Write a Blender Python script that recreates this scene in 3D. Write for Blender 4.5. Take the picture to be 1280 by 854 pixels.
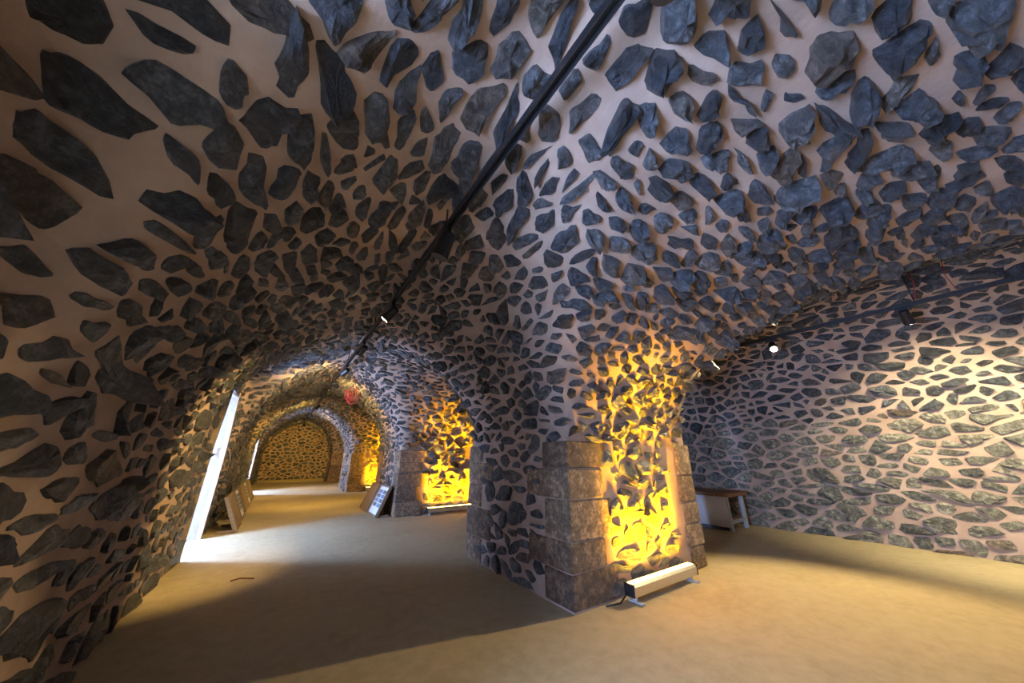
import bpy, math, random
import numpy as np
from mathutils import Vector, Matrix

for o in list(bpy.data.objects):
    bpy.data.objects.remove(o, do_unlink=True)
scene = bpy.context.scene
col = scene.collection
random.seed(7)
RNG = np.random.default_rng(11)
S = 1.2                       # metres per model unit (one unit = camera height)

# ------------------------------------------------------------------ camera
FPX = 400.0
CX = (0.8252, 0.1913, 0.5315)     # world X in camera axes (right, down, forward)
CY = (-0.5648, 0.2795, 0.7764)
CZ = (0.0, -0.9409, 0.3387)
cam_d = bpy.data.cameras.new('camera')
cam_d.sensor_fit = 'HORIZONTAL'
cam_d.sensor_width = 36.0
cam_d.lens = 36.0 * FPX / 1280.0
cam_d.clip_start = 0.02
cam_d.clip_end = 200
cam = bpy.data.objects.new('camera', cam_d)
col.objects.link(cam)
right = Vector((CX[0], CY[0], CZ[0])); down = Vector((CX[1], CY[1], CZ[1])); fwd = Vector((CX[2], CY[2], CZ[2]))
m = Matrix.Identity(4)
for i in range(3):
    m[i][0] = right[i]; m[i][1] = -down[i]; m[i][2] = -fwd[i]
m[2][3] = 1.0 * S
cam.matrix_world = m
scene.camera = cam

# ------------------------------------------------------------------ world / exposure
w = bpy.data.worlds.new('sky'); scene.world = w; w.use_nodes = True
bg = w.node_tree.nodes['Background']
bg.inputs['Color'].default_value = (0.37, 0.55, 1.0, 1)
bg.inputs['Strength'].default_value = 150.0
scene.view_settings.view_transform = 'Standard'
scene.view_settings.look = 'None'
scene.view_settings.gamma = 1.0
scene.view_settings.use_curve_mapping = False
scene.view_settings.exposure = 0.0

# ------------------------------------------------------------------ layout (model units, z = 0 floor)
XL, XP0, XP1, XR = -0.65, 1.85, 3.62, 6.25
NAVE = (0.6, 1.25, 1.0, 1.52)
AISLE = (4.935, 1.315, 1.45, 1.35)
BAYS = [(-0.10, 2.05), (4.95, 1.40), (9.71, 1.76), (14.62, 1.55), (19.3, 1.75)]
PIERS = [(1.95, 3.55), (6.35, 7.95), (11.47, 13.07), (16.17, 17.55)]
NICHES = [(-0.10, 1.62), (5.45, 1.30), (9.5, 1.40), (13.1, 1.30), (17.4, 1.20)]
YB, YF = -3.2, 19.3
WINDOWS = [(-0.40, 0.90, 0.33, 0.78), (5.03, 6.15, 5.55, 5.87), (12.2, 13.4, 12.56, 12.90)]   # near, far edge inside; near, far edge outside
WXO = -1.60

def _prof(u, z, half, zs, rise):
    u = np.abs(u)
    if rise >= half:
        c = (rise * rise - half * half) / (2 * half); s = 1.0
    else:
        c = 0.0; s = half / rise
    v = np.maximum(z - zs, 0.0) * s
    return np.sqrt((u + c) ** 2 + v * v) - (half + c)

def _smin(a, b, k):
    h = np.maximum(k - np.abs(a - b), 0.0) / k
    return np.minimum(a, b) - h * h * k * 0.25

def prims(P):
    x, y, z = P[:, 0], P[:, 1], P[:, 2]
    dN = _prof(x - NAVE[0], z, *NAVE[1:])
    dA = _prof(x - AISLE[0], z, *AISLE[1:])
    dT = np.full(len(P), 9.0); dL = np.full(len(P), 9.0)
    for yc, hf in BAYS:
        dT = np.minimum(dT, _prof(y - yc, z, hf, 1.08, 1.40))
    for yc, hl in NICHES:
        dL = np.minimum(dL, _prof(y - yc, z, hl, 0.95, min(1.36, hl * 1.08)))
    dT = np.maximum(np.maximum(dT, NAVE[0] - x), x - AISLE[0])
    dL = np.maximum(-_smin(-dL, x - XL, 0.12), x - NAVE[0])
    return dN, dA, dT, dL

def sdf(P):
    x, y, z = P[:, 0], P[:, 1], P[:, 2]
    dN, dA, dT, dL = prims(P)
    k = 0.02 + 0.20 * np.clip((z - 0.95) / 0.5, 0, 1)
    d = _smin(_smin(_smin(dN, dT, k), dA, k), dL, k)
    d = np.maximum(np.maximum(d, YB - y), y - YF)
    # uneven hand-trowelled mortar
    pz = np.clip((z - 1.0) / 0.35, 0.15, 1) ; pz = np.where((x > 1.6) & (x < 3.9), pz, np.clip((x - XL) / 0.5, 0.5, 1))
    d = d + pz * 0.012 * (np.sin(5.1 * x + 2.3 * y + 1.1) * np.sin(4.3 * y - 3.1 * z) + np.sin(7.7 * z + 3.0 * x - 2.2 * y)
                     * np.sin(6.1 * y + 1.7)) + pz * 0.005 * np.sin(17 * x + 3 * z) * np.sin(15 * y - 9 * z)
    for w0, w1, o0, o1 in WINDOWS:
        t = np.clip((XL - x) / (XL - WXO), -0.2, 1.2)
        ya = w0 + (o0 - w0) * t; yb = w1 + (o1 - w1) * t
        tp = 0.45 * np.clip((z - 1.1) / 0.75, 0, 1.2)
        yc = 0.5 * (ya + yb); hw = 0.5 * (yb - ya) * (1 - tp)
        dw = np.maximum(np.maximum(np.abs(y - yc) - hw, z - (1.80 - 0.15 * t)), x - (XL + 0.05))
        d = np.minimum(d, dw)
    return d

def win_half(z):
    return 1 - 0.45 * min(max((z - 1.1) / 0.75, 0), 1.2)

def grad(P, e=0.004):
    g = np.empty_like(P)
    for i in range(3):
        a = P.copy(); b = P.copy(); a[:, i] += e; b[:, i] -= e
        g[:, i] = (sdf(a) - sdf(b)) / (2 * e)
    return g

def project(P, n=3):
    P = P.copy()
    for _ in range(n):
        d = sdf(P); g = grad(P)
        P -= (np.clip(d, -0.08, 0.08) / np.maximum((g * g).sum(1), 0.2))[:, None] * g
    return P

def normals(P):          # pointing into the room
    g = -grad(P, 0.012)
    return g / np.maximum(np.linalg.norm(g, axis=1), 1e-6)[:, None]

# ------------------------------------------------------------------ materials
def mat(name):
    mt = bpy.data.materials.new(name); mt.use_nodes = True
    nt = mt.node_tree
    return mt, nt, nt.nodes['Principled BSDF']

def node(nt, t, **kw):
    n = nt.nodes.new(t)
    for k, v in kw.items():
        setattr(n, k, v)
    return n

def ramp(nt, stops):
    r = node(nt, 'ShaderNodeValToRGB')
    els = r.color_ramp.elements
    while len(els) < len(stops):
        els.new(0.5)
    for e, (p, c) in zip(els, stops):
        e.position = p; e.color = (*c, 1)
    return r

def noise(nt, scale, detail=4, rough=0.55, src=None):
    n = node(nt, 'ShaderNodeTexNoise')
    n.inputs['Scale'].default_value = scale; n.inputs['Detail'].default_value = detail
    n.inputs['Roughness'].default_value = rough
    if src: nt.links.new(src, n.inputs['Vector'])
    return n

def simple(name, rgb, rough=0.5, metal=0.0, bump=0.0, bscale=60, var=0.12):
    mt, nt, b = mat(name)
    geo = node(nt, 'ShaderNodeNewGeometry')
    n = noise(nt, bscale, 3, 0.6, geo.outputs['Position'])
    r = ramp(nt, [(0.3, tuple(c * (1 - var) for c in rgb)), (0.7, tuple(min(1, c * (1 + var)) for c in rgb))])
    nt.links.new(n.outputs['Fac'], r.inputs['Fac']); nt.links.new(r.outputs['Color'], b.inputs['Base Color'])
    b.inputs['Roughness'].default_value = rough; b.inputs['Metallic'].default_value = metal
    if bump:
        bm = node(nt, 'ShaderNodeBump'); bm.inputs['Strength'].default_value = bump; bm.inputs['Distance'].default_value = 0.01
        nt.links.new(n.outputs['Fac'], bm.inputs['Height']); nt.links.new(bm.outputs['Normal'], b.inputs['Normal'])
    return mt

def emit(name, rgb, strength):
    mt, nt, b = mat(name)
    b.inputs['Base Color'].default_value = (*rgb, 1)
    b.inputs['Emission Color'].default_value = (*rgb, 1); b.inputs['Emission Strength'].default_value = strength
    return mt

def mortar_mat():
    mt, nt, b = mat('lime_mortar')
    geo = node(nt, 'ShaderNodeNewGeometry'); P = geo.outputs['Position']
    n1 = noise(nt, 1.6, 5, 0.6, P); n2 = noise(nt, 28, 5, 0.65, P); n3 = noise(nt, 6.0, 4, 0.6, P)
    r = ramp(nt, [(0.3, (0.30, 0.198, 0.145)), (0.52, (0.40, 0.278, 0.212)), (0.72, (0.48, 0.352, 0.285))])
    mx = node(nt, 'ShaderNodeMath', operation='MULTIPLY_ADD'); mx.inputs[1].default_value = 0.45
    nt.links.new(n3.outputs['Fac'], mx.inputs[0])
    mm = node(nt, 'ShaderNodeMath', operation='MULTIPLY'); mm.inputs[1].default_value = 0.55
    nt.links.new(n1.outputs['Fac'], mm.inputs[0]); nt.links.new(mm.outputs[0], mx.inputs[2])
    nt.links.new(mx.outputs[0], r.inputs['Fac']); nt.links.new(r.outputs['Color'], b.inputs['Base Color'])
    b.inputs['Roughness'].default_value = 0.92
    bm = node(nt, 'ShaderNodeBump'); bm.inputs['Strength'].default_value = 0.45; bm.inputs['Distance'].default_value = 0.012
    ad = node(nt, 'ShaderNodeMath', operation='MULTIPLY_ADD'); ad.inputs[1].default_value = 0.4
    nt.links.new(n2.outputs['Fac'], ad.inputs[0]); nt.links.new(n3.outputs['Fac'], ad.inputs[2])
    nt.links.new(ad.outputs[0], bm.inputs['Height']); nt.links.new(bm.outputs['Normal'], b.inputs['Normal'])
    return mt

def stone_mat(name, stops, rough=0.55, dark=0.45, patch=0.45, patchc=(0.13, 0.10, 0.075)):
    mt, nt, b = mat(name)
    geo = node(nt, 'ShaderNodeNewGeometry'); P = geo.outputs['Position']
    at = node(nt, 'ShaderNodeAttribute', attribute_type='GEOMETRY', attribute_name='tone')
    r = ramp(nt, stops); nt.links.new(at.outputs['Fac'], r.inputs['Fac'])
    n1 = noise(nt, 17, 8, 0.78, P); n2 = noise(nt, 60, 5, 0.75, P)
    sh = ramp(nt, [(0.36, (dark * 0.8,) * 3), (0.5, (0.95,) * 3), (0.62, (2.3, 2.27, 2.22))])
    nt.links.new(n1.outputs['Fac'], sh.inputs['Fac'])
    mx = node(nt, 'ShaderNodeMix', data_type='RGBA', blend_type='MULTIPLY'); mx.inputs['Factor'].default_value = 1.0
    nt.links.new(r.outputs['Color'], mx.inputs['A']); nt.links.new(sh.outputs['Color'], mx.inputs['B'])
    n4 = noise(nt, 4.5, 5, 0.65, P)
    pr = ramp(nt, [(0.50, (0, 0, 0)), (0.66, (1, 1, 1))]); nt.links.new(n4.outputs['Fac'], pr.inputs['Fac'])
    pm = node(nt, 'ShaderNodeMath', operation='MULTIPLY'); pm.inputs[1].default_value = patch
    nt.links.new(pr.outputs['Color'], pm.inputs[0])
    m2 = node(nt, 'ShaderNodeMix', data_type='RGBA'); nt.links.new(pm.outputs[0], m2.inputs['Factor'])
    nt.links.new(mx.outputs['Result'], m2.inputs['A']); m2.inputs['B'].default_value = (*patchc, 1)
    nt.links.new(m2.outputs['Result'], b.inputs['Base Color'])
    b.inputs['Roughness'].default_value = rough; b.inputs['Specular IOR Level'].default_value = 0.7
    bm = node(nt, 'ShaderNodeBump'); bm.inputs['Strength'].default_value = 1.0; bm.inputs['Distance'].default_value = 0.05
    ad = node(nt, 'ShaderNodeMath', operation='MULTIPLY_ADD'); ad.inputs[1].default_value = 0.45
    nt.links.new(n2.outputs['Fac'], ad.inputs[0]); nt.links.new(n1.outputs['Fac'], ad.inputs[2])
    nt.links.new(ad.outputs[0], bm.inputs['Height']); nt.links.new(bm.outputs['Normal'], b.inputs['Normal'])
    return mt

def floor_mat():
    mt, nt, b = mat('packed_earth_floor')
    geo = node(nt, 'ShaderNodeNewGeometry'); P = geo.outputs['Position']
    n1 = noise(nt, 0.8, 5, 0.6, P); n2 = noise(nt, 9, 6, 0.7, P); n3 = noise(nt, 90, 3, 0.6, P)
    ad = node(nt, 'ShaderNodeMath', operation='MULTIPLY_ADD'); ad.inputs[1].default_value = 0.5
    nt.links.new(n2.outputs['Fac'], ad.inputs[0])
    hf = node(nt, 'ShaderNodeMath', operation='MULTIPLY'); hf.inputs[1].default_value = 0.5
    nt.links.new(n1.outputs['Fac'], hf.inputs[0]); nt.links.new(hf.outputs[0], ad.inputs[2])
    r = ramp(nt, [(0.33, (0.36, 0.28, 0.155)), (0.5, (0.45, 0.357, 0.205)), (0.68, (0.52, 0.42, 0.255))])
    nt.links.new(ad.outputs[0], r.inputs['Fac']); nt.links.new(r.outputs['Color'], b.inputs['Base Color'])
    b.inputs['Roughness'].default_value = 0.85
    bm = node(nt, 'ShaderNodeBump'); bm.inputs['Strength'].default_value = 0.35; bm.inputs['Distance'].default_value = 0.01
    a2 = node(nt, 'ShaderNodeMath', operation='MULTIPLY_ADD'); a2.inputs[1].default_value = 0.35
    nt.links.new(n3.outputs['Fac'], a2.inputs[0]); nt.links.new(n2.outputs['Fac'], a2.inputs[2])
    nt.links.new(a2.outputs[0], bm.inputs['Height']); nt.links.new(bm.outputs['Normal'], b.inputs['Normal'])
    return mt

MORTAR = mortar_mat()
BASALT = stone_mat('dark_basalt', [(0.0, (0.032, 0.036, 0.044)), (0.45, (0.082, 0.090, 0.105)), (0.75, (0.13, 0.135, 0.142)),
                                   (0.9, (0.12, 0.092, 0.072)), (1.0, (0.19, 0.175, 0.16))], 0.42)
FIELD = stone_mat('grey_fieldstone', [(0.0, (0.10, 0.105, 0.10)), (0.4, (0.19, 0.185, 0.155)), (0.8, (0.28, 0.26, 0.205)),
                                      (1.0, (0.17, 0.10, 0.065))], 0.65, 0.5)
QUOIN = stone_mat('brown_tuff', [(0.0, (0.17, 0.105, 0.062)), (0.5, (0.26, 0.165, 0.098)), (1.0, (0.34, 0.23, 0.14))], 0.8, 0.55, 0.5, (0.11, 0.085, 0.065))
PLASTER = simple('white_plaster', (0.36, 0.36, 0.36), 0.8, 0, 0.4, 14)
PLASTER2 = simple('tan_plaster', (0.30, 0.23, 0.17), 0.85, 0, 0.5, 18, 0.2)
FLOOR = floor_mat()
BLACK = simple('black_metal', (0.012, 0.012, 0.014), 0.45, 0.0)
ALU = simple('aluminium', (0.62, 0.62, 0.60), 0.35, 0.9)
WOOD = simple('brown_wood', (0.24, 0.12, 0.055), 0.6, 0, 0.3, 40, 0.3)
PALEWOOD = simple('pale_wood', (0.22, 0.155, 0.095), 0.6, 0, 0.3, 40, 0.25)
CLOTH = simple('white_cloth', (0.80, 0.78, 0.76), 0.9, 0, 0.15, 20, 0.04)
GREYPL = simple('grey_plastic', (0.42, 0.41, 0.40), 0.5)
RED = simple('red_cable', (0.30, 0.015, 0.02), 0.5)
PAPER = simple('poster_paper', (0.74, 0.74, 0.73), 0.6, 0, 0, 60, 0.03)
PRINT = simple('poster_print', (0.16, 0.15, 0.15), 0.6, 0, 0, 35, 0.6)
PRINTB = simple('poster_blue_print', (0.18, 0.24, 0.34), 0.6, 0, 0, 35, 0.6)
PANEL = simple('panel_back', (0.23, 0.16, 0.10), 0.7, 0, 0.2, 30, 0.2)
AMBER = emit('amber_led', (1.0, 0.60, 0.13), 18.0)
WARM = emit('warm_lamp', (1.0, 0.86, 0.62), 90.0)

# ------------------------------------------------------------------ object helpers
def link(o, parent=None):
    col.objects.link(o)
    if parent is not None: o.parent = parent
    return o

def tag(o, label=None, cat=None, group=None, kind=None):
    if label: o['label'] = label
    if cat: o['category'] = cat
    if group: o['group'] = group
    if kind: o['kind'] = kind
    return o

def empty(name, loc=(0, 0, 0), rz=0.0):
    o = bpy.data.objects.new(name, None); o.empty_display_size = 0.1
    o.location = tuple(c * S for c in loc); o.rotation_euler = (0, 0, rz)
    return link(o)

def mesh_obj(name, V, F, material, parent=None, loc=(0, 0, 0), smooth=False):
    me = bpy.data.meshes.new(name)
    me.from_pydata([tuple(c * S for c in v) for v in V], [], F)
    if smooth: me.shade_smooth()
    me.materials.append(material)
    o = bpy.data.objects.new(name, me); o.location = tuple(c * S for c in loc)
    return link(o, parent)

def box_geo(cx, cy, cz, sx, sy, sz, bev=0.0, jit=0.0, rnd=random):
    if bev <= 0:
        V = [(cx + i * sx / 2, cy + j * sy / 2, cz + k * sz / 2) for i in (-1, 1) for j in (-1, 1) for k in (-1, 1)]
        return V, [(0, 1, 3, 2), (4, 6, 7, 5), (0, 4, 5, 1), (2, 3, 7, 6), (0, 2, 6, 4), (1, 5, 7, 3)]
    V = []; idx = {}
    h = (sx / 2, sy / 2, sz / 2)
    for i in (-1, 1):
        for j in (-1, 1):
            for k in (-1, 1):
                s = (i, j, k)
                jt = [rnd.uniform(-jit, jit) for _ in range(3)]
                for ax in range(3):
                    p = [s[a] * (h[a] - (0 if a == ax else bev)) + jt[a] for a in range(3)]
                    idx[(s, ax)] = len(V); V.append((cx + p[0], cy + p[1], cz + p[2]))
    F = []
    for ax in range(3):
        a, b = (ax + 1) % 3, (ax + 2) % 3
        for sg in (-1, 1):
            q = []
            for (u, v) in ((-1, -1), (1, -1), (1, 1), (-1, 1)):
                s = [0, 0, 0]; s[ax] = sg; s[a] = u; s[b] = v; q.append(idx[(tuple(s), ax)])
            F.append(tuple(q if sg > 0 else q[::-1]))
    for ax in range(3):            # edge bevels along ax
        a, b = (ax + 1) % 3, (ax + 2) % 3
        for sa in (-1, 1):
            for sb in (-1, 1):
                s0 = [0, 0, 0]; s0[ax] = -1; s0[a] = sa; s0[b] = sb; s1 = list(s0); s1[ax] = 1
                q = [idx[(tuple(s0), a)], idx[(tuple(s1), a)], idx[(tuple(s1), b)], idx[(tuple(s0), b)]]
                F.append(tuple(q if sa * sb < 0 else q[::-1]))
    for i in (-1, 1):
        for j in (-1, 1):
            for k in (-1, 1):
                q = [idx[((i, j, k), 0)], idx[((i, j, k), 1)], idx[((i, j, k), 2)]]
                F.append(tuple(q if i * j * k > 0 else q[::-1]))
    return V, F

def box(name, c, s, material, parent=None, bev=0.0, jit=0.0, rot=None):
    V, F = box_geo(0, 0, 0, *s, bev, jit)
    o = mesh_obj(name, V, F, material, parent, c)
    if rot: o.rotation_euler = rot
    return o

def tube_geo(pts, rad, seg=10, cap=True):
    pts = [Vector(p) for p in pts]; V = []; F = []
    rads = rad if isinstance(rad, (list, tuple)) else [rad] * len(pts)
    t0 = (pts[1] - pts[0]).normalized()
    ref = Vector((0, 0, 1)) if abs(t0.z) < 0.9 else Vector((1, 0, 0))
    for i, p in enumerate(pts):
        t = (pts[min(i + 1, len(pts) - 1)] - pts[max(i - 1, 0)]).normalized()
        a = t.cross(ref).normalized(); b = t.cross(a)
        for k in range(seg):
            an = 2 * math.pi * k / seg
            V.append(tuple(p + (a * math.cos(an) + b * math.sin(an)) * rads[i]))
    for i in range(len(pts) - 1):
        for k in range(seg):
            F.append((i * seg + k, i * seg + (k + 1) % seg, (i + 1) * seg + (k + 1) % seg, (i + 1) * seg + k))
    if cap:
        F.append(tuple(range(seg))[::-1]); F.append(tuple((len(pts) - 1) * seg + k for k in range(seg)))
    return V, F

def tube(name, pts, rad, material, parent=None, seg=10, smooth=True):
    V, F = tube_geo(pts, rad, seg)
    return mesh_obj(name, V, F, material, parent, smooth=smooth)

# ------------------------------------------------------------------ the shell: one surface of the vaulted hall
GS = 0.05
lo = np.array([WXO, YB - 0.12, -0.06]); hi = np.array([XR + 0.15, YF + 0.12, 2.95])
nx, ny, nz = (np.ceil((hi - lo) / GS).astype(int) + 1)
xs = lo[0] + GS * np.arange(nx); ys = lo[1] + GS * np.arange(ny); zs = lo[2] + GS * np.arange(nz)
D = np.empty((nx, ny, nz), np.float32)
for i0 in range(0, nx, 16):
    g = np.stack(np.meshgrid(xs[i0:i0 + 16], ys, zs, indexing='ij'), -1).reshape(-1, 3)
    D[i0:i0 + 16] = sdf(g).reshape(-1, ny, nz)
IN = D < 0
c8 = [IN[a:nx - 1 + a, b:ny - 1 + b, c:nz - 1 + c] for a in (0, 1) for b in (0, 1) for c in (0, 1)]
allc = np.logical_and.reduce(c8); anyc = np.logical_or.reduce(c8)
act = anyc & ~allc
ids = -np.ones(act.shape, np.int64); ci = np.argwhere(act); ids[act] = np.arange(len(ci))
SV = project(lo + (ci + 0.5) * GS, 3)
lim = lo + (ci + 0.5) * GS
SV = np.clip(SV, lim - 0.7 * GS, lim + 0.7 * GS)
SV[:, 0] = np.maximum(SV[:, 0], WXO)
quads = []
for ax in range(3):
    sl0 = [slice(1, -1)] * 3; sl1 = [slice(1, -1)] * 3
    sl0[ax] = slice(0, -1); sl1[ax] = slice(1, None)
    A = IN[tuple(sl0)]; B = IN[tuple(sl1)]
    cr = np.argwhere(A != B)
    flip = A[tuple(cr.T)]
    off = np.ones(3, int); off[ax] = 0
    base = cr + off                       # grid point indices
    u, v = [(1, 2), (2, 0), (0, 1)][ax]
    def cell(du, dv):
        c = base.copy(); c[:, u] -= du; c[:, v] -= dv
        return ids[tuple(c.T)]
    q = np.stack([cell(1, 1), cell(0, 1), cell(0, 0), cell(1, 0)], 1)
    # normals point to the inside (room)
    q[flip] = q[flip][:, ::-1]
    quads.append(q)
quads = np.concatenate(quads); quads = quads[(quads >= 0).all(1)]
SN = normals(SV)

REG = ['wall_left', 'wall_right', 'wall_back', 'wall_front', 'ceiling_nave_left', 'ceiling_nave_right', 'ceiling_arch_near', 'ceiling_haunch_near', 'ceiling_second_bay',
       'ceiling_far', 'ceiling_aisle', 'window_1', 'window_2', 'window_3', 'pier0', 'pier1', 'pier2', 'pier3', 'pier_rear']
RI = {n: i for i, n in enumerate(REG)}

def classify(P, N):
    x, y, z = P.T
    dN, dA, dT, dL = prims(P)
    pm = np.argmin(np.stack([dN, dA, dT, dL]), 0)
    r = np.full(len(P), RI['ceiling_far'])
    r[y < 8.2] = RI['ceiling_second_bay']
    near = y < 3.0
    r[near & (x < NAVE[0])] = RI['ceiling_nave_left']
    r[near & (x >= NAVE[0])] = RI['ceiling_nave_right']
    r[near & (pm == 2) & (y > -3)] = RI['ceiling_arch_near']
    r[near & (y > 0.6) & (x > 1.15) & (z < 2.02)] = RI['ceiling_haunch_near']
    ais = (x > XP1 + 0.05)
    r[ais] = RI['ceiling_aisle']
    r[(x > AISLE[0]) & (z < 1.5)] = RI['wall_right']
    r[(x < NAVE[0]) & (z < 1.15)] = RI['wall_left']
    r[(x < XL + 0.05) & (np.abs(N[:, 0]) > 0.85)] = RI['wall_left']
    p = (x > XP0 - 0.1) & (x < XP1 + 0.1) & (z < 1.13)
    for i, (a, b) in enumerate(PIERS):
        r[p & (y > a - 0.6) & (y < b + 0.6)] = RI['pier%d' % i]
    r[p & (y < 0)] = RI['pier_rear']
    r[y > YF - 0.06] = RI['wall_back']; r[y < YB + 0.06] = RI['wall_front']
    for i, (w0, w1, o0, o1) in enumerate(WINDOWS):
        yc = (w0 + w1) / 2
        r[(x < XL - 0.04) & (np.abs(y - yc) < 1)] = RI['window_%d' % (i + 1)]
    return r, pm

qc = SV[quads].mean(1); qn = SN[quads].mean(1)
qreg, _ = classify(qc, qn)
REGINFO = {
    'wall_left': ('long left wall of dark rubble stone pierced by tall slit windows', 'wall'),
    'wall_right': ('right aisle wall of warmly lit grey rubble in pale mortar', 'wall'),
    'wall_back': ('far end wall of small rubble closing the long nave', 'wall'),
    'wall_front': ('rubble wall behind the viewpoint closing the hall', 'wall'),
    'ceiling_nave_left': ('nearest nave vault left of the rail with large dark stones', 'ceiling'),
    'ceiling_nave_right': ('nearest nave vault right of the rail above the pier', 'ceiling'),
    'ceiling_haunch_near': ('flaring vault haunch rising straight from the nearest pier', 'ceiling'),
    'ceiling_arch_near': ('wide arch soffit of blue grey stones springing from the nearest pier', 'ceiling'),
    'ceiling_second_bay': ('groin vault of the second bay beyond the nearest pier', 'ceiling'),
    'ceiling_far': ('receding vaults of the far bays lit by warm spotlights', 'ceiling'),
    'ceiling_aisle': ('barrel vault of the right aisle above the right hand rail', 'ceiling'),
    'window_1': ('splayed window recess at the left edge beside the viewpoint', 'window'),
    'window_2': ('tall splayed window slit with white plaster jamb on the left wall', 'window'),
    'window_3': ('far narrow window slit near the end of the left wall', 'window'),
}
STRUCT = {}
PIERN = ['pier0', 'pier1', 'pier2', 'pier3', 'pier_rear']
def shell_piece(name, faces, material, parent=None):
    used = np.unique(faces); remap = np.zeros(len(SV), np.int64); remap[used] = np.arange(len(used))
    me = bpy.data.meshes.new(name)
    V = (SV[used] * S).astype(np.float32); F = remap[faces].astype(np.int32)
    me.vertices.add(len(V)); me.vertices.foreach_set('co', V.ravel())
    me.loops.add(F.size); me.loops.foreach_set('vertex_index', F.ravel())
    me.polygons.add(len(F)); me.polygons.foreach_set('loop_start', np.arange(0, F.size, 4, dtype=np.int32))
    me.update(calc_edges=True); me.shade_smooth(); me.materials.append(material)
    return link(bpy.data.objects.new(name, me), parent)

for nm in REG:
    f = quads[qreg == RI[nm]]
    if not len(f): continue
    if nm.startswith('pier'):
        o = shell_piece('pier_%d' % (PIERN.index(nm) + 1), f, MORTAR)
    else:
        o = shell_piece(nm, f, PLASTER if nm.startswith('window') else MORTAR)
        tag(o, REGINFO[nm][0], None, None, 'structure')
    STRUCT[nm] = o
PL = {'pier0': 'nearest square stone pier with brown quoins and amber washed front face',
      'pier1': 'second pier beyond the bright floor stripe, two panels leaning beside it',
      'pier2': 'third pier down the nave, amber lit and seen past the second',
      'pier3': 'farthest small pier standing just before the end wall',
      'pier_rear': 'rubble pier standing behind the viewpoint'}
for k, v in PL.items():
    if k in STRUCT: tag(STRUCT[k], v, None, None, 'structure')

# plastered arris of every window recess, each edge one strip
for i, (w0, w1, o0, o1) in enumerate(WINDOWS):
    yc = (w0 + w1) / 2; hw0 = (w1 - w0) / 2
    for sg in (-1, 1):
        V = []; F = []
        zz = [0.0, 0.4, 0.8, 1.1, 1.3, 1.5, 1.68, 1.80]
        for z in zz:
            e = yc + sg * hw0 * win_half(z)
            for (dx, dy) in ((0.022, 0.05 * sg), (0.022, -0.008 * sg), (-0.10, -0.008 * sg), (-0.10, 0.05 * sg)):
                V.append((XL + dx, e + dy, z))
        for q in range(len(zz) - 1):
            for r_ in range(4):
                F.append((q * 4 + r_, q * 4 + (r_ + 1) % 4, q * 4 + 4 + (r_ + 1) % 4, q * 4 + 4 + r_))
        F.append((0, 1, 2, 3)); F.append(tuple(len(V) - 4 + q for q in range(4)))
        mesh_obj('jamb_edge', V, F, PLASTER2, STRUCT['window_%d' % (i + 1)])

# floor
fl_v = []; fl_f = []
fx = np.linspace(WXO, XR + 0.2, 40); fy = np.linspace(YB - 0.1, YF + 0.1, 110)
for a in fx:
    for b in fy:
        fl_v.append((a, b, 0.006 * math.sin(1.7 * a + 0.6 * b) * math.sin(1.1 * b - 0.4 * a)))
for i in range(len(fx) - 1):
    for j in range(len(fy) - 1):
        n = len(fy); fl_f.append((i * n + j, (i + 1) * n + j, (i + 1) * n + j + 1, i * n + j + 1))
fo = mesh_obj('floor', fl_v, fl_f, FLOOR, smooth=True)
tag(fo, 'packed sandy earth floor running through the whole hall', None, None, 'structure')

# ------------------------------------------------------------------ rubble stones
tri_a = np.linalg.norm(np.cross(SV[quads[:, 1]] - SV[quads[:, 0]], SV[quads[:, 3]] - SV[quads[:, 0]]), axis=1)
bld = ~np.isin(qreg, [RI['window_1'], RI['window_2'], RI['window_3']])
NC = 170000
pq = RNG.choice(len(quads), NC, p=tri_a * bld / (tri_a * bld).sum())
uv = RNG.random((NC, 2))
Q = SV[quads[pq]]
CP = (Q[:, 0] * ((1 - uv[:, :1]) * (1 - uv[:, 1:])) + Q[:, 1] * (uv[:, :1] * (1 - uv[:, 1:]))
      + Q[:, 2] * (uv[:, :1] * uv[:, 1:]) + Q[:, 3] * ((1 - uv[:, :1]) * uv[:, 1:]))
CP = project(CP, 2); CN = normals(CP)
CR, CPM = classify(CP, CN)
ok = (CP[:, 2] > 0.02) & (CP[:, 1] > YB + 0.02)
CP, CN, CR, CPM = CP[ok], CN[ok], CR[ok], CPM[ok]
# course direction
E = np.where(((CPM == 2) | (CPM == 3))[:, None], np.array([[1.0, 0, 0]]), np.array([[0, 1.0, 0]]))
E[CR == RI['wall_back']] = (1, 0, 0); E[CR == RI['wall_front']] = (1, 0, 0)
wl = (CR == RI['wall_left']) | (CR == RI['wall_right'])
hz = np.abs(CN[:, 2]) < 0.55
hd = np.cross(CN, np.array([0, 0, 1.0]))
E[hz] = hd[hz]
A = E - (E * CN).sum(1)[:, None] * CN
A /= np.maximum(np.linalg.norm(A, axis=1), 1e-6)[:, None]
jit = RNG.normal(0, 0.22, len(A)); jit[wl] *= 0.45
Bv = np.cross(CN, A)
A = A * np.cos(jit)[:, None] + Bv * np.sin(jit)[:, None]; Bv = np.cross(CN, A)
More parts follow.
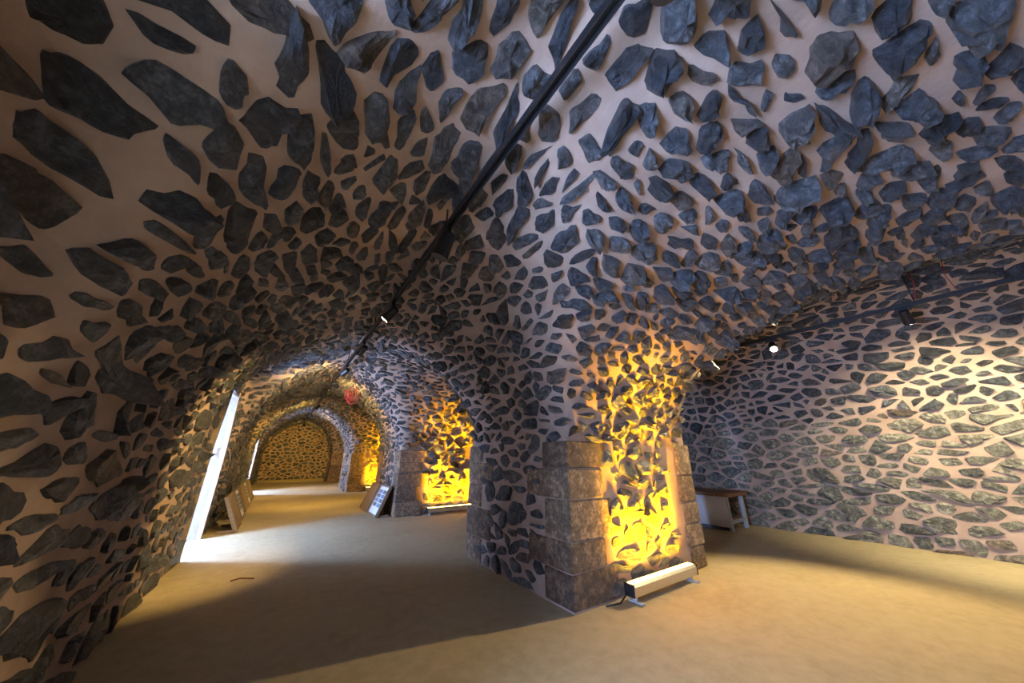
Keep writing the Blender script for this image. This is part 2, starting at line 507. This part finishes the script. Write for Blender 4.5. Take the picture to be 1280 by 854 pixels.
# size and proportions per region
rad = np.full(len(CP), 0.138) * np.exp(np.clip(RNG.normal(0, 0.30, len(CP)), -0.7, 0.6))
ani = np.full(len(CP), 1.26) * np.exp(np.clip(RNG.normal(0, 0.15, len(CP)), -0.3, 0.3))
rad[CR == RI['wall_right']] *= 1.08
ceil_ = np.isin(CR, [i for i, n_ in enumerate(REG) if n_.startswith('ceiling')]); rad[ceil_] *= 0.87; rad[CR == RI['ceiling_nave_left']] *= 1.08; rad[np.isin(CR, [RI['ceiling_haunch_near'], RI['ceiling_second_bay'], RI['ceiling_far']])] *= 0.92
ani[CR == RI['wall_right']] *= 1.1; ani[CR == RI['ceiling_nave_left']] *= 1.12; ani[CR == RI['wall_left']] *= 1.1
rad[np.isin(CR, [RI['pier%d' % i] for i in range(4)])] *= 0.92
order = np.arange(len(CP))
cell = 0.30
grid = {}
acc = []
CPl = CP.tolist(); Al = A.tolist(); Bl = Bv.tolist(); Nl = CN.tolist(); rl = rad.tolist(); al = ani.tolist()
for i in order:
    p = CPl[i]; kx, ky, kz = int(p[0] // cell), int(p[1] // cell), int(p[2] // cell)
    a, b, n = Al[i], Bl[i], Nl[i]; r = rl[i]; an = al[i]; bad = False
    for ix in (kx - 1, kx, kx + 1):
        for iy in (ky - 1, ky, ky + 1):
            for iz in (kz - 1, kz, kz + 1):
                for j in grid.get((ix, iy, iz), ()):
                    q = CPl[j]; dx = q[0] - p[0]; dy = q[1] - p[1]; dz = q[2] - p[2]
                    du = (dx * a[0] + dy * a[1] + dz * a[2]) / an; dv = (dx * b[0] + dy * b[1] + dz * b[2]) * an
                    dn = dx * n[0] + dy * n[1] + dz * n[2]
                    lim_r = 0.5 * (r + rl[j])
                    if du * du + dv * dv + dn * dn < lim_r * lim_r:
                        bad = True; break
                if bad: break
            if bad: break
        if bad: break
    if not bad:
        grid.setdefault((kx, ky, kz), []).append(i); acc.append(i)

def quoin_zone(P, reg):
    z = np.zeros(len(P), bool)
    for k, (a, b) in enumerate(PIERS):
        mk = reg == RI['pier%d' % k]
        dx = np.minimum(np.abs(P[:, 0] - XP0), np.abs(P[:, 0] - XP1)); dy = np.minimum(np.abs(P[:, 1] - a), np.abs(P[:, 1] - b))
        z |= mk & (dx < 0.46) & (dy < 0.31)
    return z
acc = np.array(acc)
ghost = quoin_zone(CP[acc], CR[acc])
accl = acc.tolist()

# camera visibility and projected size of every stone
AP = CP[acc]; AN = CN[acc]
rel = AP - np.array([0, 0, 1.0])
cd = np.stack([rel @ np.array([CX[i], CY[i], CZ[i]]) for i in range(3)], 1)
inf = (cd[:, 2] > 0.05)
px = 640 + FPX * cd[:, 0] / np.maximum(cd[:, 2], 0.05); py = 427 + FPX * cd[:, 1] / np.maximum(cd[:, 2], 0.05)
dist = np.linalg.norm(rel, axis=1)
cosv = np.maximum(-(rel * AN).sum(1) / dist, 0.0)
parea = (FPX / np.maximum(cd[:, 2], 0.05)) ** 2 * cosv * (rad[acc] ** 2) * dist / np.maximum(cd[:, 2], 0.05)
vis = inf & (px > -60) & (px < 1340) & (py > -60) & (py < 914) & (cosv > 0.01)
for t in np.linspace(0.04, 0.97, 50):
    pt = np.array([0, 0, 1.0]) + rel * t + AN * 0.03 * t
    vis &= sdf(pt) < 0.01

# Voronoi outlines in each stone's tangent plane
rnd = random.Random(5)
GAP = np.full(len(REG), 0.026)
GAP[:] = 0.020; GAP[RI['ceiling_nave_left']] = 0.017; GAP[RI['ceiling_arch_near']] = 0.021
GAP[RI['wall_right']] = 0.015; GAP[RI['wall_left']] = 0.020; GAP[RI['wall_back']] = 0.022
HGT = np.full(len(REG), 0.048)
HGT[RI['ceiling_arch_near']] = 0.085; HGT[RI['ceiling_nave_left']] = 0.030; HGT[RI['ceiling_nave_right']] = 0.055; HGT[RI['ceiling_haunch_near']] = 0.052; HGT[RI['wall_right']] = 0.026
HGT[RI['wall_left']] = 0.018; HGT[RI['wall_back']] = 0.03
for i in range(4): HGT[RI['pier%d' % i]] = 0.022; GAP[RI['pier%d' % i]] = 0.018

def clip(poly, nxx, nyy, c):
    out = []; n = len(poly)
    for i in range(n):
        p = poly[i]; q = poly[(i + 1) % n]
        dp = p[0] * nxx + p[1] * nyy - c; dq = q[0] * nxx + q[1] * nyy - c
        if dp <= 0: out.append(p)
        if (dp < 0 < dq) or (dq < 0 < dp):
            t = dp / (dp - dq); out.append((p[0] + t * (q[0] - p[0]), p[1] + t * (q[1] - p[1])))
    return out

stones = []         # (k, outline uv, height, big)
for k, i in enumerate(accl):
    if ghost[k]: continue
    if AP[k, 1] < -1.0 and not vis[k] and AP[k, 2] > 2.0 and AP[k, 1] < -2.6: continue
    p = CPl[i]; a, b, n = Al[i], Bl[i], Nl[i]; r = rl[i]; an = al[i]
    kx, ky, kz = int(p[0] // cell), int(p[1] // cell), int(p[2] // cell)
    hw = 1.05 * r * an; hh = 1.05 * r / an
    poly = [(-hw, -hh), (hw, -hh), (hw, hh), (-hw, hh)]
    gap = float(GAP[CR[i]]) * rnd.uniform(0.65, 1.3)
    for ix in (kx - 1, kx, kx + 1):
        for iy in (ky - 1, ky, ky + 1):
            for iz in (kz - 1, kz, kz + 1):
                for j in grid.get((ix, iy, iz), ()):
                    if j == i: continue
                    q = CPl[j]; dx = q[0] - p[0]; dy = q[1] - p[1]; dz = q[2] - p[2]
                    du = dx * a[0] + dy * a[1] + dz * a[2]; dv = dx * b[0] + dy * b[1] + dz * b[2]
                    ll = math.hypot(du, dv)
                    if ll > 1e-6:                   # unroll around rounded arrises
                        sc = min(2.0, math.sqrt(dx * dx + dy * dy + dz * dz) / ll); du *= sc; dv *= sc
                    # bisector in the stretched metric
                    gx = du / (an * an); gy = dv * an * an
                    t = 0.5 * (1 + 0.5 * (r - rl[j]) / (r + rl[j]))
                    L = math.hypot(gx, gy)
                    if L < 1e-6: continue
                    c = t * (du * gx + dv * gy) / L - gap
                    poly = clip(poly, gx / L, gy / L, c)
                    if len(poly) < 3: break
                if len(poly) < 3: break
            if len(poly) < 3: break
        if len(poly) < 3: break
    if len(poly) < 3: continue
    for _ in range(rnd.choice((0, 1, 2, 2, 3))):          # broken corners
        th = rnd.uniform(0, 2 * math.pi); cx_, cy_ = math.cos(th), math.sin(th)
        mxd = max(v[0] * cx_ + v[1] * cy_ for v in poly)
        poly = clip(poly, cx_, cy_, mxd * rnd.uniform(0.70, 0.92))
    if len(poly) < 3: continue
    # floor clip: keep the outline above z = 0
    zb = -(0.004 - p[2]); 
    poly = clip(poly, -a[2], -b[2], zb) if p[2] < 0.3 else poly
    # keep clear of the window openings
    if p[0] < XL + 0.35 and p[2] < 1.95:
        for w0, w1, o0, o1 in WINDOWS:
            yc = (w0 + w1) / 2
            hwz = (w1 - w0) / 2 * win_half(max(p[2] - 0.08, 0)) + 0.03
            if abs(p[1] - yc) < hwz + 0.4 and len(poly) >= 3:
                sg = 1 if p[1] > yc else -1
                if p[2] > 1.80: continue
                poly = clip(poly, -sg * a[1], -sg * b[1], sg * (p[1] - yc) - hwz)
    if len(poly) < 3: continue
    ar = 0.5 * abs(sum(poly[m][0] * poly[(m + 1) % len(poly)][1] - poly[(m + 1) % len(poly)][0] * poly[m][1] for m in range(len(poly))))
    if ar < 0.0035 * 0.4: continue
    big = bool(vis[k] and parea[k] > 120)
    out = []
    n_ = len(poly)
    for m_ in range(n_):
        p0, p1, p2 = poly[m_ - 1], poly[m_], poly[(m_ + 1) % n_]
        l0 = math.hypot(p1[0] - p0[0], p1[1] - p0[1]); l2 = math.hypot(p2[0] - p1[0], p2[1] - p1[1])
        if l0 < 0.012: continue
        if not big and n_ > 6 and l0 < 0.03: continue
        f0 = rnd.uniform(0.06, 0.30); f2 = rnd.uniform(0.06, 0.30)
        if big or n_ < 6:
            out.append((p1[0] + (p0[0] - p1[0]) * f0, p1[1] + (p0[1] - p1[1]) * f0))
            out.append((p1[0] + (p2[0] - p1[0]) * f2, p1[1] + (p2[1] - p1[1]) * f2))
        else:
            out.append(p1)
    if len(out) < 4: continue
    if big and parea[k] > 500:                     # ragged breaks on the near stones
        o2 = []
        for m_ in range(len(out)):
            p0, p1 = out[m_], out[(m_ + 1) % len(out)]
            o2.append(p0)
            l0 = math.hypot(p1[0] - p0[0], p1[1] - p0[1])
            if l0 > 0.055:
                f0 = rnd.uniform(0.35, 0.65); dd = rnd.uniform(-0.16, 0.07) * min(l0, 0.12)
                o2.append((p0[0] + (p1[0] - p0[0]) * f0 + (p1[1] - p0[1]) / l0 * dd, p0[1] + (p1[1] - p0[1]) * f0 - (p1[0] - p0[0]) / l0 * dd))
        out = o2
    cu = sum(v[0] for v in out) / len(out); cv = sum(v[1] for v in out) / len(out)
    out = [(cu + (v[0] - cu) * (s_ := rnd.uniform(0.93, 1.05)), cv + (v[1] - cv) * s_) for v in out]
    stones.append((k, out, cu, cv, math.sqrt(ar), big))

# all ring points in one array -> project on the real surface
pts = []; meta = []
for (k, out, cu, cv, sz, big) in stones:
    i = accl[k]; H = float(HGT[CR[i]]) * rnd.uniform(0.6, 1.35) * min(1.25, sz / 0.14)
    a, b = Al[i], Bl[i]; p = CPl[i]
    tx, ty = rnd.gauss(0, 0.22), rnd.gauss(0, 0.22)
    rings = []
    def add(u, v, h):
        pts.append((p[0] + a[0] * u + b[0] * v, p[1] + a[1] * u + b[1] * v, p[2] + a[2] * u + b[2] * v, h))
    st = len(pts)
    N = len(out)
    for (u, v) in out:
        add(cu + (u - cu) * 1.06, cv + (v - cv) * 1.06, -0.03)
    for (u, v) in out:
        s_ = rnd.uniform(0.93, 0.99)
        add(cu + (u - cu) * s_, cv + (v - cv) * s_, max(0.006, H * rnd.uniform(0.25, 0.85) + (u - cu) * tx + (v - cv) * ty))
    nr = 2
    if big:
        ou, ov = rnd.uniform(-.12, .12) * sz, rnd.uniform(-.12, .12) * sz
        for (u, v) in out:
            s_ = rnd.uniform(0.45, 0.74)
            add(cu + ou + (u - cu) * s_, cv + ov + (v - cv) * s_, max(0.008, H * rnd.uniform(0.65, 1.3) + (u - cu) * tx * .7 + (v - cv) * ty * .6))
        nr = 3
        add(cu + ou, cv + ov, H * rnd.uniform(0.85, 1.2))
    else:
        add(cu + rnd.uniform(-.25, .25) * sz, cv + rnd.uniform(-.25, .25) * sz, H * rnd.uniform(1.0, 1.3))
    meta.append((k, st, N, nr))
pts = np.array(pts)
PP = project(pts[:, :3], 3)
PN = normals(PP)
PP = PP + PN * pts[:, 3:4]
PP[:, 2] = np.maximum(PP[:, 2], -0.02)

fcache = {}
def stone_faces(N, nr):
    if (N, nr) not in fcache:
        F = []
        for r_ in range(nr - 1):
            for q in range(N):
                q2 = (q + 1) % N
                F.append((r_ * N + q, r_ * N + q2, (r_ + 1) * N + q2, (r_ + 1) * N + q))
        for q in range(N):
            F.append(((nr - 1) * N + q, (nr - 1) * N + (q + 1) % N, nr * N))
        fcache[(N, nr)] = F
    return fcache[(N, nr)]

byreg = {}
for idx_, (k, st, N, nr) in enumerate(meta):
    if PP[st:st + N * nr + 1, 0].min() < XL - 0.10: continue        # nothing hangs over a window opening
    byreg.setdefault(int(CR[accl[k]]), []).append(idx_)
total_ind = 0
for rg, lst in byreg.items():
    nm = REG[rg]
    if nm not in STRUCT: continue
    parent = STRUCT[nm]
    lst.sort(key=lambda t: -(parea[meta[t][0]] if vis[meta[t][0]] else 0))
    ind = [t for t in lst[:300] if vis[meta[t][0]] and parea[meta[t][0]] > 25]
    rest = [t for t in lst if t not in set(ind)]
    def tone_of(k):
        i = accl[k]; z = CPl[i][2]
        return min(1.0, max(0.0, rnd.betavariate(1.6, 1.9)))
    stm = BASALT
    if nm in ('wall_right', 'ceiling_aisle', 'wall_left'): stm = FIELD
    if nm in ('wall_left', 'ceiling_aisle'): stm = BASALT
    for t in ind:
        k, st, N, nr = meta[t]
        n_v = N * nr + 1
        org = PP[st + n_v - 1]
        V = (PP[st:st + n_v] - org) * S
        me = bpy.data.meshes.new('stone')
        F = stone_faces(N, nr)
        me.from_pydata(V.tolist(), [], F)
        at = me.attributes.new('tone', 'FLOAT', 'FACE'); at.data.foreach_set('value', [tone_of(k)] * 1 * len(F) if False else np.full(len(F), tone_of(k), np.float32))
        me.materials.append(stm)
        o = bpy.data.objects.new('stone', me); o.location = org * S
        link(o, parent); total_ind += 1
    if rest:
        Vs = []; Fs = []; T = []; base = 0
        for t in rest:
            k, st, N, nr = meta[t]; n_v = N * nr + 1
            Vs.append(PP[st:st + n_v] * S)
            F = stone_faces(N, nr); Fs.extend([tuple(base + q for q in f) for f in F])
            T.extend([tone_of(k)] * len(F)); base += n_v
        me = bpy.data.meshes.new('small_rubble_stones')
        me.from_pydata(np.concatenate(Vs).tolist(), [], Fs)
        at = me.attributes.new('tone', 'FLOAT', 'FACE'); at.data.foreach_set('value', np.array(T, np.float32))
        me.materials.append(stm)
        o = link(bpy.data.objects.new('small_rubble_stones', me), parent); o['kind'] = 'stuff'
print('stones', len(meta), 'individual', total_ind)

# ------------------------------------------------------------------ quoins of the piers
qr = random.Random(21)
for k, (ya, yb) in enumerate(PIERS):
    parent = STRUCT['pier%d' % k]
    corners = [(XP0, ya, 1, 1), (XP1, ya, -1, 1), (XP0, yb, 1, -1)]
    for ci_, (cx, cy, sx, sy) in enumerate(corners):
        z = 0.0; row = ci_
        while z < 1.02:
            hgt = qr.choice((0.19, 0.22, 0.25, 0.28)); hgt = min(hgt, 1.12 - z)
            if 1.12 - z - hgt < 0.1: hgt = 1.12 - z
            long_x = row % 2 == 0
            lx = qr.uniform(0.44, 0.52) if long_x else qr.uniform(0.36, 0.44)
            ly = qr.uniform(0.29, 0.36) if long_x else qr.uniform(0.36, 0.52)
            if ci_ == 1: lx *= 0.62
            pr = qr.uniform(0.010, 0.018)
            V, F = box_geo(0, 0, 0, lx, ly, hgt - 0.008, 0.010, 0.004, qr)
            o = mesh_obj('quoin', V, F, QUOIN, parent, (cx + sx * (lx / 2 - pr), cy + sy * (ly / 2 - pr), z + hgt / 2))
            at = o.data.attributes.new('tone', 'FLOAT', 'FACE')
            at.data.foreach_set('value', np.full(len(F), qr.random(), np.float32))
            z += hgt; row += 1

# ------------------------------------------------------------------ track rails
def track_rail(x, y0, y1, z, label, joints, drops, crown):
    t = empty('track_rail', (x, y0, z)); tag(t, label, 'track rail')
    L = y1 - y0
    for sx in (-1, 1):
        box('side_flange', (sx * 0.016, L / 2, 0), (0.006, L, 0.038), BLACK, t)
    box('rail_back', (0, L / 2, 0.014), (0.028, L, 0.010), BLACK, t)
    for y in joints:
        box('connector', (0, y - y0, -0.002), (0.045, 0.10, 0.045), BLACK, t, 0.006)
    for y in drops:
        tube('hanger', [(0, y - y0, 0.018), (0, y - y0, crown - z + 0.02)], 0.006, BLACK, t, 6)
    return t

RZ = 2.36
track_rail(0.60, -1.2, 17.0, RZ, 'long black lighting rail running along the nave vault crown', (1.62, 4.2, 7.2, 10.6, 13.8),
           (-0.6, 1.62, 3.6, 5.4, 7.4, 9.6, 12.4, 15.2), 2.50)
track_rail(4.93, -2.4, 1.95, 2.44, 'shorter black lighting rail in the right aisle vault', (-0.4,), (-1.8, 0.1, 1.7), 2.78)

# ------------------------------------------------------------------ spotlights on the rails
def spotlight(x, y, z, target, watts, label, cone=60, colr=(1.0, 0.75, 0.36), blend=0.5, scale=1.0, lit=True):
    t = empty('track_spotlight', (x, y, z)); tag(t, label, 'spotlight', 'spotlights on the lighting rails')
    box('adapter', (0, 0, -0.038), (0.032, 0.11, 0.034), BLACK, t, 0.004)
    tube('stem', [(0, 0, -0.05), (0, 0, -0.09)], 0.010, BLACK, t, 8)
    c = Vector((0, 0, -0.115))
    d = (Vector(target) - (Vector((x, y, z)) + c)).normalized()
    a = c - d * 0.07 * scale; b = c + d * 0.075 * scale
    body = tube('lamp_body', [tuple(a), tuple(a + d * 0.012), tuple(b - d * 0.02), tuple(b)],
                [0.026 * scale, 0.036 * scale, 0.042 * scale, 0.045 * scale], BLACK, t, 14, False)
    if lit:
        lens = tube('lens', [tuple(b + d * 0.0005), tuple(b + d * 0.006)], 0.034 * scale, WARM, body, 14)
        ld = bpy.data.lights.new('spot_beam', 'SPOT')
        ld.energy = watts; ld.color = colr; ld.spot_size = math.radians(cone); ld.spot_blend = blend; ld.shadow_soft_size = 0.03
        lo_ = bpy.data.objects.new('spot_beam', ld); link(lo_, t)
        lo_.location = tuple((b + d * 0.02) * S)
        lo_.rotation_euler = d.to_track_quat('-Z', 'Y').to_euler()
    return t

YEL = (1.0, 0.68, 0.24)
spotlight(0.60, 0.15, RZ, (1.0, 0.6, 0.0), 0, 'dark spotlight overhead at the top edge of the view', lit=False)
spotlight(0.60, 1.62, RZ, (0.2, 2.2, 0.4), 0, 'unlit black spotlight on the rail nearest the top', lit=False, scale=1.2)
GLD = (1.0, 0.62, 0.12)
spotlight(0.60, 2.85, RZ, (-0.60, 4.4, 0.7), 480, 'lit spotlight on the nave rail before the second bay', 58, YEL, 0.8)
spotlight(0.60, 4.15, RZ, (-0.5, 7.6, 0.3), 130, 'small black spotlight on the nave rail over the bright floor stripe', 50, YEL, 0.8)
spotlight(0.60, 5.45, RZ, (-0.2, 7.4, 1.5), 240, 'glowing spotlight under the blue lit second bay vault', 120, YEL, 0.8)
spotlight(0.60, 6.60, RZ, (1.5, 8.3, 1.5), 240, 'lit spotlight on the nave rail beside the red cable tangle', 120, YEL, 0.8)
spotlight(0.60, 7.80, RZ, (0.5, 10.6, 0.0), 260, 'lit spotlight on the nave rail at the pointed arch tip', 100, GLD, 0.8)
spotlight(0.60, 10.0, RZ, (-0.3, 12.3, 1.2), 260, 'spotlight on the nave rail inside the third bay', 120, GLD, 0.8)
spotlight(0.60, 12.3, RZ, (1.4, 14.6, 0.8), 260, 'small lit spotlight far along the nave rail', 120, GLD, 0.8)
spotlight(0.60, 16.2, RZ, (0.9, 19.2, 0.9), 240, 'last tiny spotlight near the end wall of the nave', 110, GLD, 0.8)
spotlight(4.93, 1.31, 2.44, (1.6, 0.2, -0.9), 560, 'blazing spotlight at the far end of the right aisle rail', 92, blend=0.6)
spotlight(4.93, 0.19, 2.44, (6.2, 0.1, 0.9), 390, 'black spotlight in mid right rail aimed at the wall', 115, (1.0, 0.86, 0.52), 0.9)
spotlight(4.93, -1.1, 2.44, (6.2, -0.9, 0.8), 390, 'spotlight on the right rail outside the view', 115, (1.0, 0.86, 0.52), 0.9)

# ------------------------------------------------------------------ amber wall washers
def washer(cx, y, label, length, watts):
    t = empty('wall_washer', (cx, y, 0)); tag(t, label, 'floor light', 'amber bar lights at the pier feet')
    V = []; F = []
    prof_ = [(-0.040, 0.045), (0.036, 0.045), (0.042, 0.060), (0.042, 0.108), (0.030, 0.120), (-0.028, 0.120), (-0.042, 0.104), (-0.042, 0.06)]
    n = len(prof_)
    for sx in (-1, 1):
        for (yy, zz) in prof_: V.append((sx * length / 2, yy, zz))
    for q in range(n): F.append((q, (q + 1) % n, n + (q + 1) % n, n + q))
    F.append(tuple(range(n))); F.append(tuple(range(2 * n - 1, n - 1, -1)))
    hs = mesh_obj('housing', V, F, ALU, t)
    box('lens_strip', (0, 0.004, 0.1215), (length * 0.97, 0.048, 0.006), AMBER, t, 0.002)
    for sx in (-1, 1):
        box('end_cap', (sx * (length / 2 + 0.006), 0, 0.083), (0.012, 0.09, 0.082), BLACK, t, 0.004)
        br = box('bracket', (sx * length * 0.44, 0, 0.024), (0.022, 0.030, 0.046), GREYPL, t, 0.003)
        box('foot_plate', (0, -0.01, -0.018), (0.035, 0.12, 0.010), GREYPL, br)
    tube('power_cable', [(-length / 2 - 0.01, 0.01, 0.07), (-length / 2 - 0.08, 0.03, 0.012), (-length / 2 - 0.20, 0.06, 0.008)], 0.006, BLACK, t, 6)
    for nm_, spread, tilt, part in (('amber_beam', 48, 0.17, 0.72), ('amber_spill', 110, 0.30, 0.20)):
        ld = bpy.data.lights.new(nm_, 'AREA'); ld.shape = 'RECTANGLE'; ld.size = length * 0.95 * S; ld.size_y = 0.04 * S
        ld.energy = watts * part; ld.color = (1.0, 0.48, 0.0); ld.spread = math.radians(spread)
        lo_ = bpy.data.objects.new(nm_, ld); link(lo_, t)
        lo_.location = (0, 0.004 * S, 0.130 * S)
        lo_.rotation_euler = (math.pi - math.atan2(tilt, 1), 0, 0)
    return t
washer(2.73, 1.835, 'amber glowing aluminium bar light on the floor before the nearest pier', 0.86, 110)
washer(2.85, 6.235, 'amber bar light at the foot of the second pier', 0.90, 110)
washer(2.80, 11.355, 'far amber bar light at the foot of the third pier', 0.90, 110)

# ------------------------------------------------------------------ cloth covered table in the right aisle
t = empty('long_table', (5.72, 2.45, 0)); tag(t, 'low wooden table draped in white cloth against the right wall', 'table')
TL = 1.7
box('table_top', (0, TL / 2, 0.475), (0.62, TL + 0.05, 0.05), WOOD, t, 0.006)
V = []; F = []
nseg = 60
for q in range(nseg + 1):
    yy = 0.03 + q * (TL - 0.06) / nseg
    fold = 0.010 * math.sin(q * 1.1) + 0.006 * math.sin(q * 2.7)
    V.append((-0.295 + fold * 0.2, yy, 0.452)); V.append((-0.285 + fold, yy, 0.25)); V.append((-0.275 + fold * 1.4, yy, 0.055))
for q in range(nseg):
    for r_ in range(2):
        F.append((q * 3 + r_, q * 3 + r_ + 1, (q + 1) * 3 + r_ + 1, (q + 1) * 3 + r_))
cl = mesh_obj('cloth_skirt', V, F, CLOTH, t, smooth=True)
sm = cl.modifiers.new('thick', 'SOLIDIFY'); sm.thickness = 0.006
for sx in (-0.24, 0.24):
    for yy in (0.05, TL - 0.05):
        box('leg', (sx, yy, 0.225), (0.05, 0.05, 0.45), GREYPL, t, 0.005)
box('foot_rail', (-0.24, TL / 2, 0.03), (0.05, TL - 0.1, 0.04), BLACK, t, 0.004)
box('end_rail', (0, 0.05, 0.12), (0.44, 0.03, 0.05), GREYPL, t, 0.004)

# ------------------------------------------------------------------ exhibition panels leaning on the walls
def panel(loc, rz, tilt, wd, ht, label, printed, group):
    t = empty('display_panel', loc, rz); tag(t, label, 'display panel', group)
    # local: width along x, front faces -y, leaning back to +y
    def pt_box(name, c, s, m, par=t, bev=0.003):
        o = box(name, (c[0], c[1] * math.cos(tilt) + c[2] * math.sin(tilt), c[2] * math.cos(tilt) - c[1] * math.sin(tilt)), s, m, par, bev)
        o.rotation_euler = (-tilt, 0, 0); return o
    pt_box('board', (0, 0, ht / 2 + 0.01), (wd - 0.03, 0.018, ht - 0.03), PANEL)
    for sx in (-1, 1):
        pt_box('frame_side', (sx * (wd / 2 - 0.012), 0, ht / 2 + 0.01), (0.035, 0.05, ht), PALEWOOD)
    for zz in (0.022, ht - 0.002):
        pt_box('frame_rail', (0, 0, zz), (wd - 0.052, 0.04, 0.026), PALEWOOD)
    for sx in (-1, 1):
        box('foot_strut', (sx * (wd / 2 - 0.02), 0.12, 0.02), (0.03, 0.20, 0.032), PALEWOOD, t, 0.003)
    if printed:
        sh = pt_box('poster', (0, -0.012, ht / 2 + 0.01), (wd - 0.056, 0.004, ht - 0.06), PAPER, t, 0)
        hw = (wd - 0.056) / 2; hh = (ht - 0.06) / 2
        rr = random.Random(3)
        for sx in (-1, 1):
            z = hh - 0.05
            for q in range(4):
                hgt = (2 * hh - 0.16) / 4
                box('picture', (sx * hw * 0.5, -0.003, z - hgt / 2), (hw * 0.82, 0.002, hgt * 0.82), PRINT if (q + (sx > 0)) % 2 else PRINTB, sh)
                z -= hgt
    else:
        pt_box('cross_batten', (0, 0.022, ht * 0.5), (wd - 0.06, 0.022, 0.05), PALEWOOD)
    return t
G1 = 'panels leaning along the left wall'; G2 = 'panels leaning on the second pier'
panel((-0.30, 6.70, 0), math.pi / 2, 0.42, 0.62, 0.50, 'wooden framed panel leaning on left wall just past the window slit', False, G1)
panel((-0.32, 7.75, 0), math.pi / 2, 0.42, 0.60, 0.50, 'second panel leaning on the left wall beyond the window slit', True, G1)
panel((-0.33, 8.75, 0), math.pi / 2, 0.42, 0.60, 0.50, 'third panel leaning on the left wall', False, G1)
panel((-0.34, 9.75, 0), math.pi / 2, 0.42, 0.60, 0.50, 'fourth panel leaning on the left wall', True, G1)
panel((-0.34, 10.8, 0), math.pi / 2, 0.42, 0.60, 0.50, 'farthest panel leaning on the left wall before the far window', False, G1)
panel((1.57, 6.76, 0), math.pi / 2 + math.pi, 0.40, 0.62, 0.52, 'white printed poster panel leaning on the second pier', True, G2)
panel((1.57, 7.50, 0), math.pi / 2 + math.pi, 0.40, 0.62, 0.52, 'dark brown blank panel leaning on second pier behind the poster', False, G2)

# ------------------------------------------------------------------ cables and a twig
def coil(name, c, label):
    rr = random.Random(9); P = [(c[0] + 0.02, c[1], 2.36)]
    P.append((c[0] + 0.02, c[1], c[2] + 0.25))
    for q in range(70):
        an = q * 0.9
        ra = 0.045 + 0.04 * math.sin(q * 0.37) + rr.uniform(0, 0.03)
        P.append((c[0] + ra * math.cos(an) * 1.2, c[1] + 0.07 * math.sin(an * 0.73), c[2] + 0.02 * math.cos(q * 0.3) + ra * math.sin(an) * 1.5))
    o = tube(name, P, 0.0032, RED, None, 5); tag(o, label, 'cable'); return o
coil('red_cable', (0.86, 6.3, 2.02), 'tangled red cable hanging beside the nave rail')
tag(tube('red_cable', [(4.93, 0.06, 2.80), (4.94, 0.05, 2.66), (4.93, 0.09, 2.475)], 0.005, RED, None, 5),
    'short red cable dropping to the right aisle rail', 'cable')
tag(tube('red_cable', [(4.90, -0.16, 2.80), (4.92, -0.14, 2.62), (4.93, -0.16, 2.475)], 0.003, RED, None, 5),
    'thin faint red wire right of the other drop on the aisle rail', 'cable')
tag(tube('twig', [(-0.14, 4.02, 0.008), (-0.08, 4.05, 0.012), (-0.03, 4.02, 0.010), (0.02, 3.99, 0.008)], 0.006, WOOD, None, 5),
    'thin curved twig lying on the floor before the window light', 'twig')

# ------------------------------------------------------------------ sky portals in the window openings (guide the sky's own light)
for w0, w1, o0, o1 in WINDOWS:
    yc = (o0 + o1) / 2; wo = (o1 - o0) / 2
    ld = bpy.data.lights.new('sky_portal', 'AREA'); ld.shape = 'RECTANGLE'; ld.size = 1.75 * S; ld.size_y = 2 * wo * S
    ld.cycles.is_portal = True
    o = bpy.data.objects.new('sky_portal', ld); link(o)
    o.location = ((WXO - 0.01) * S, yc * S, 0.85 * S); o.rotation_euler = (0, -math.pi / 2, 0)
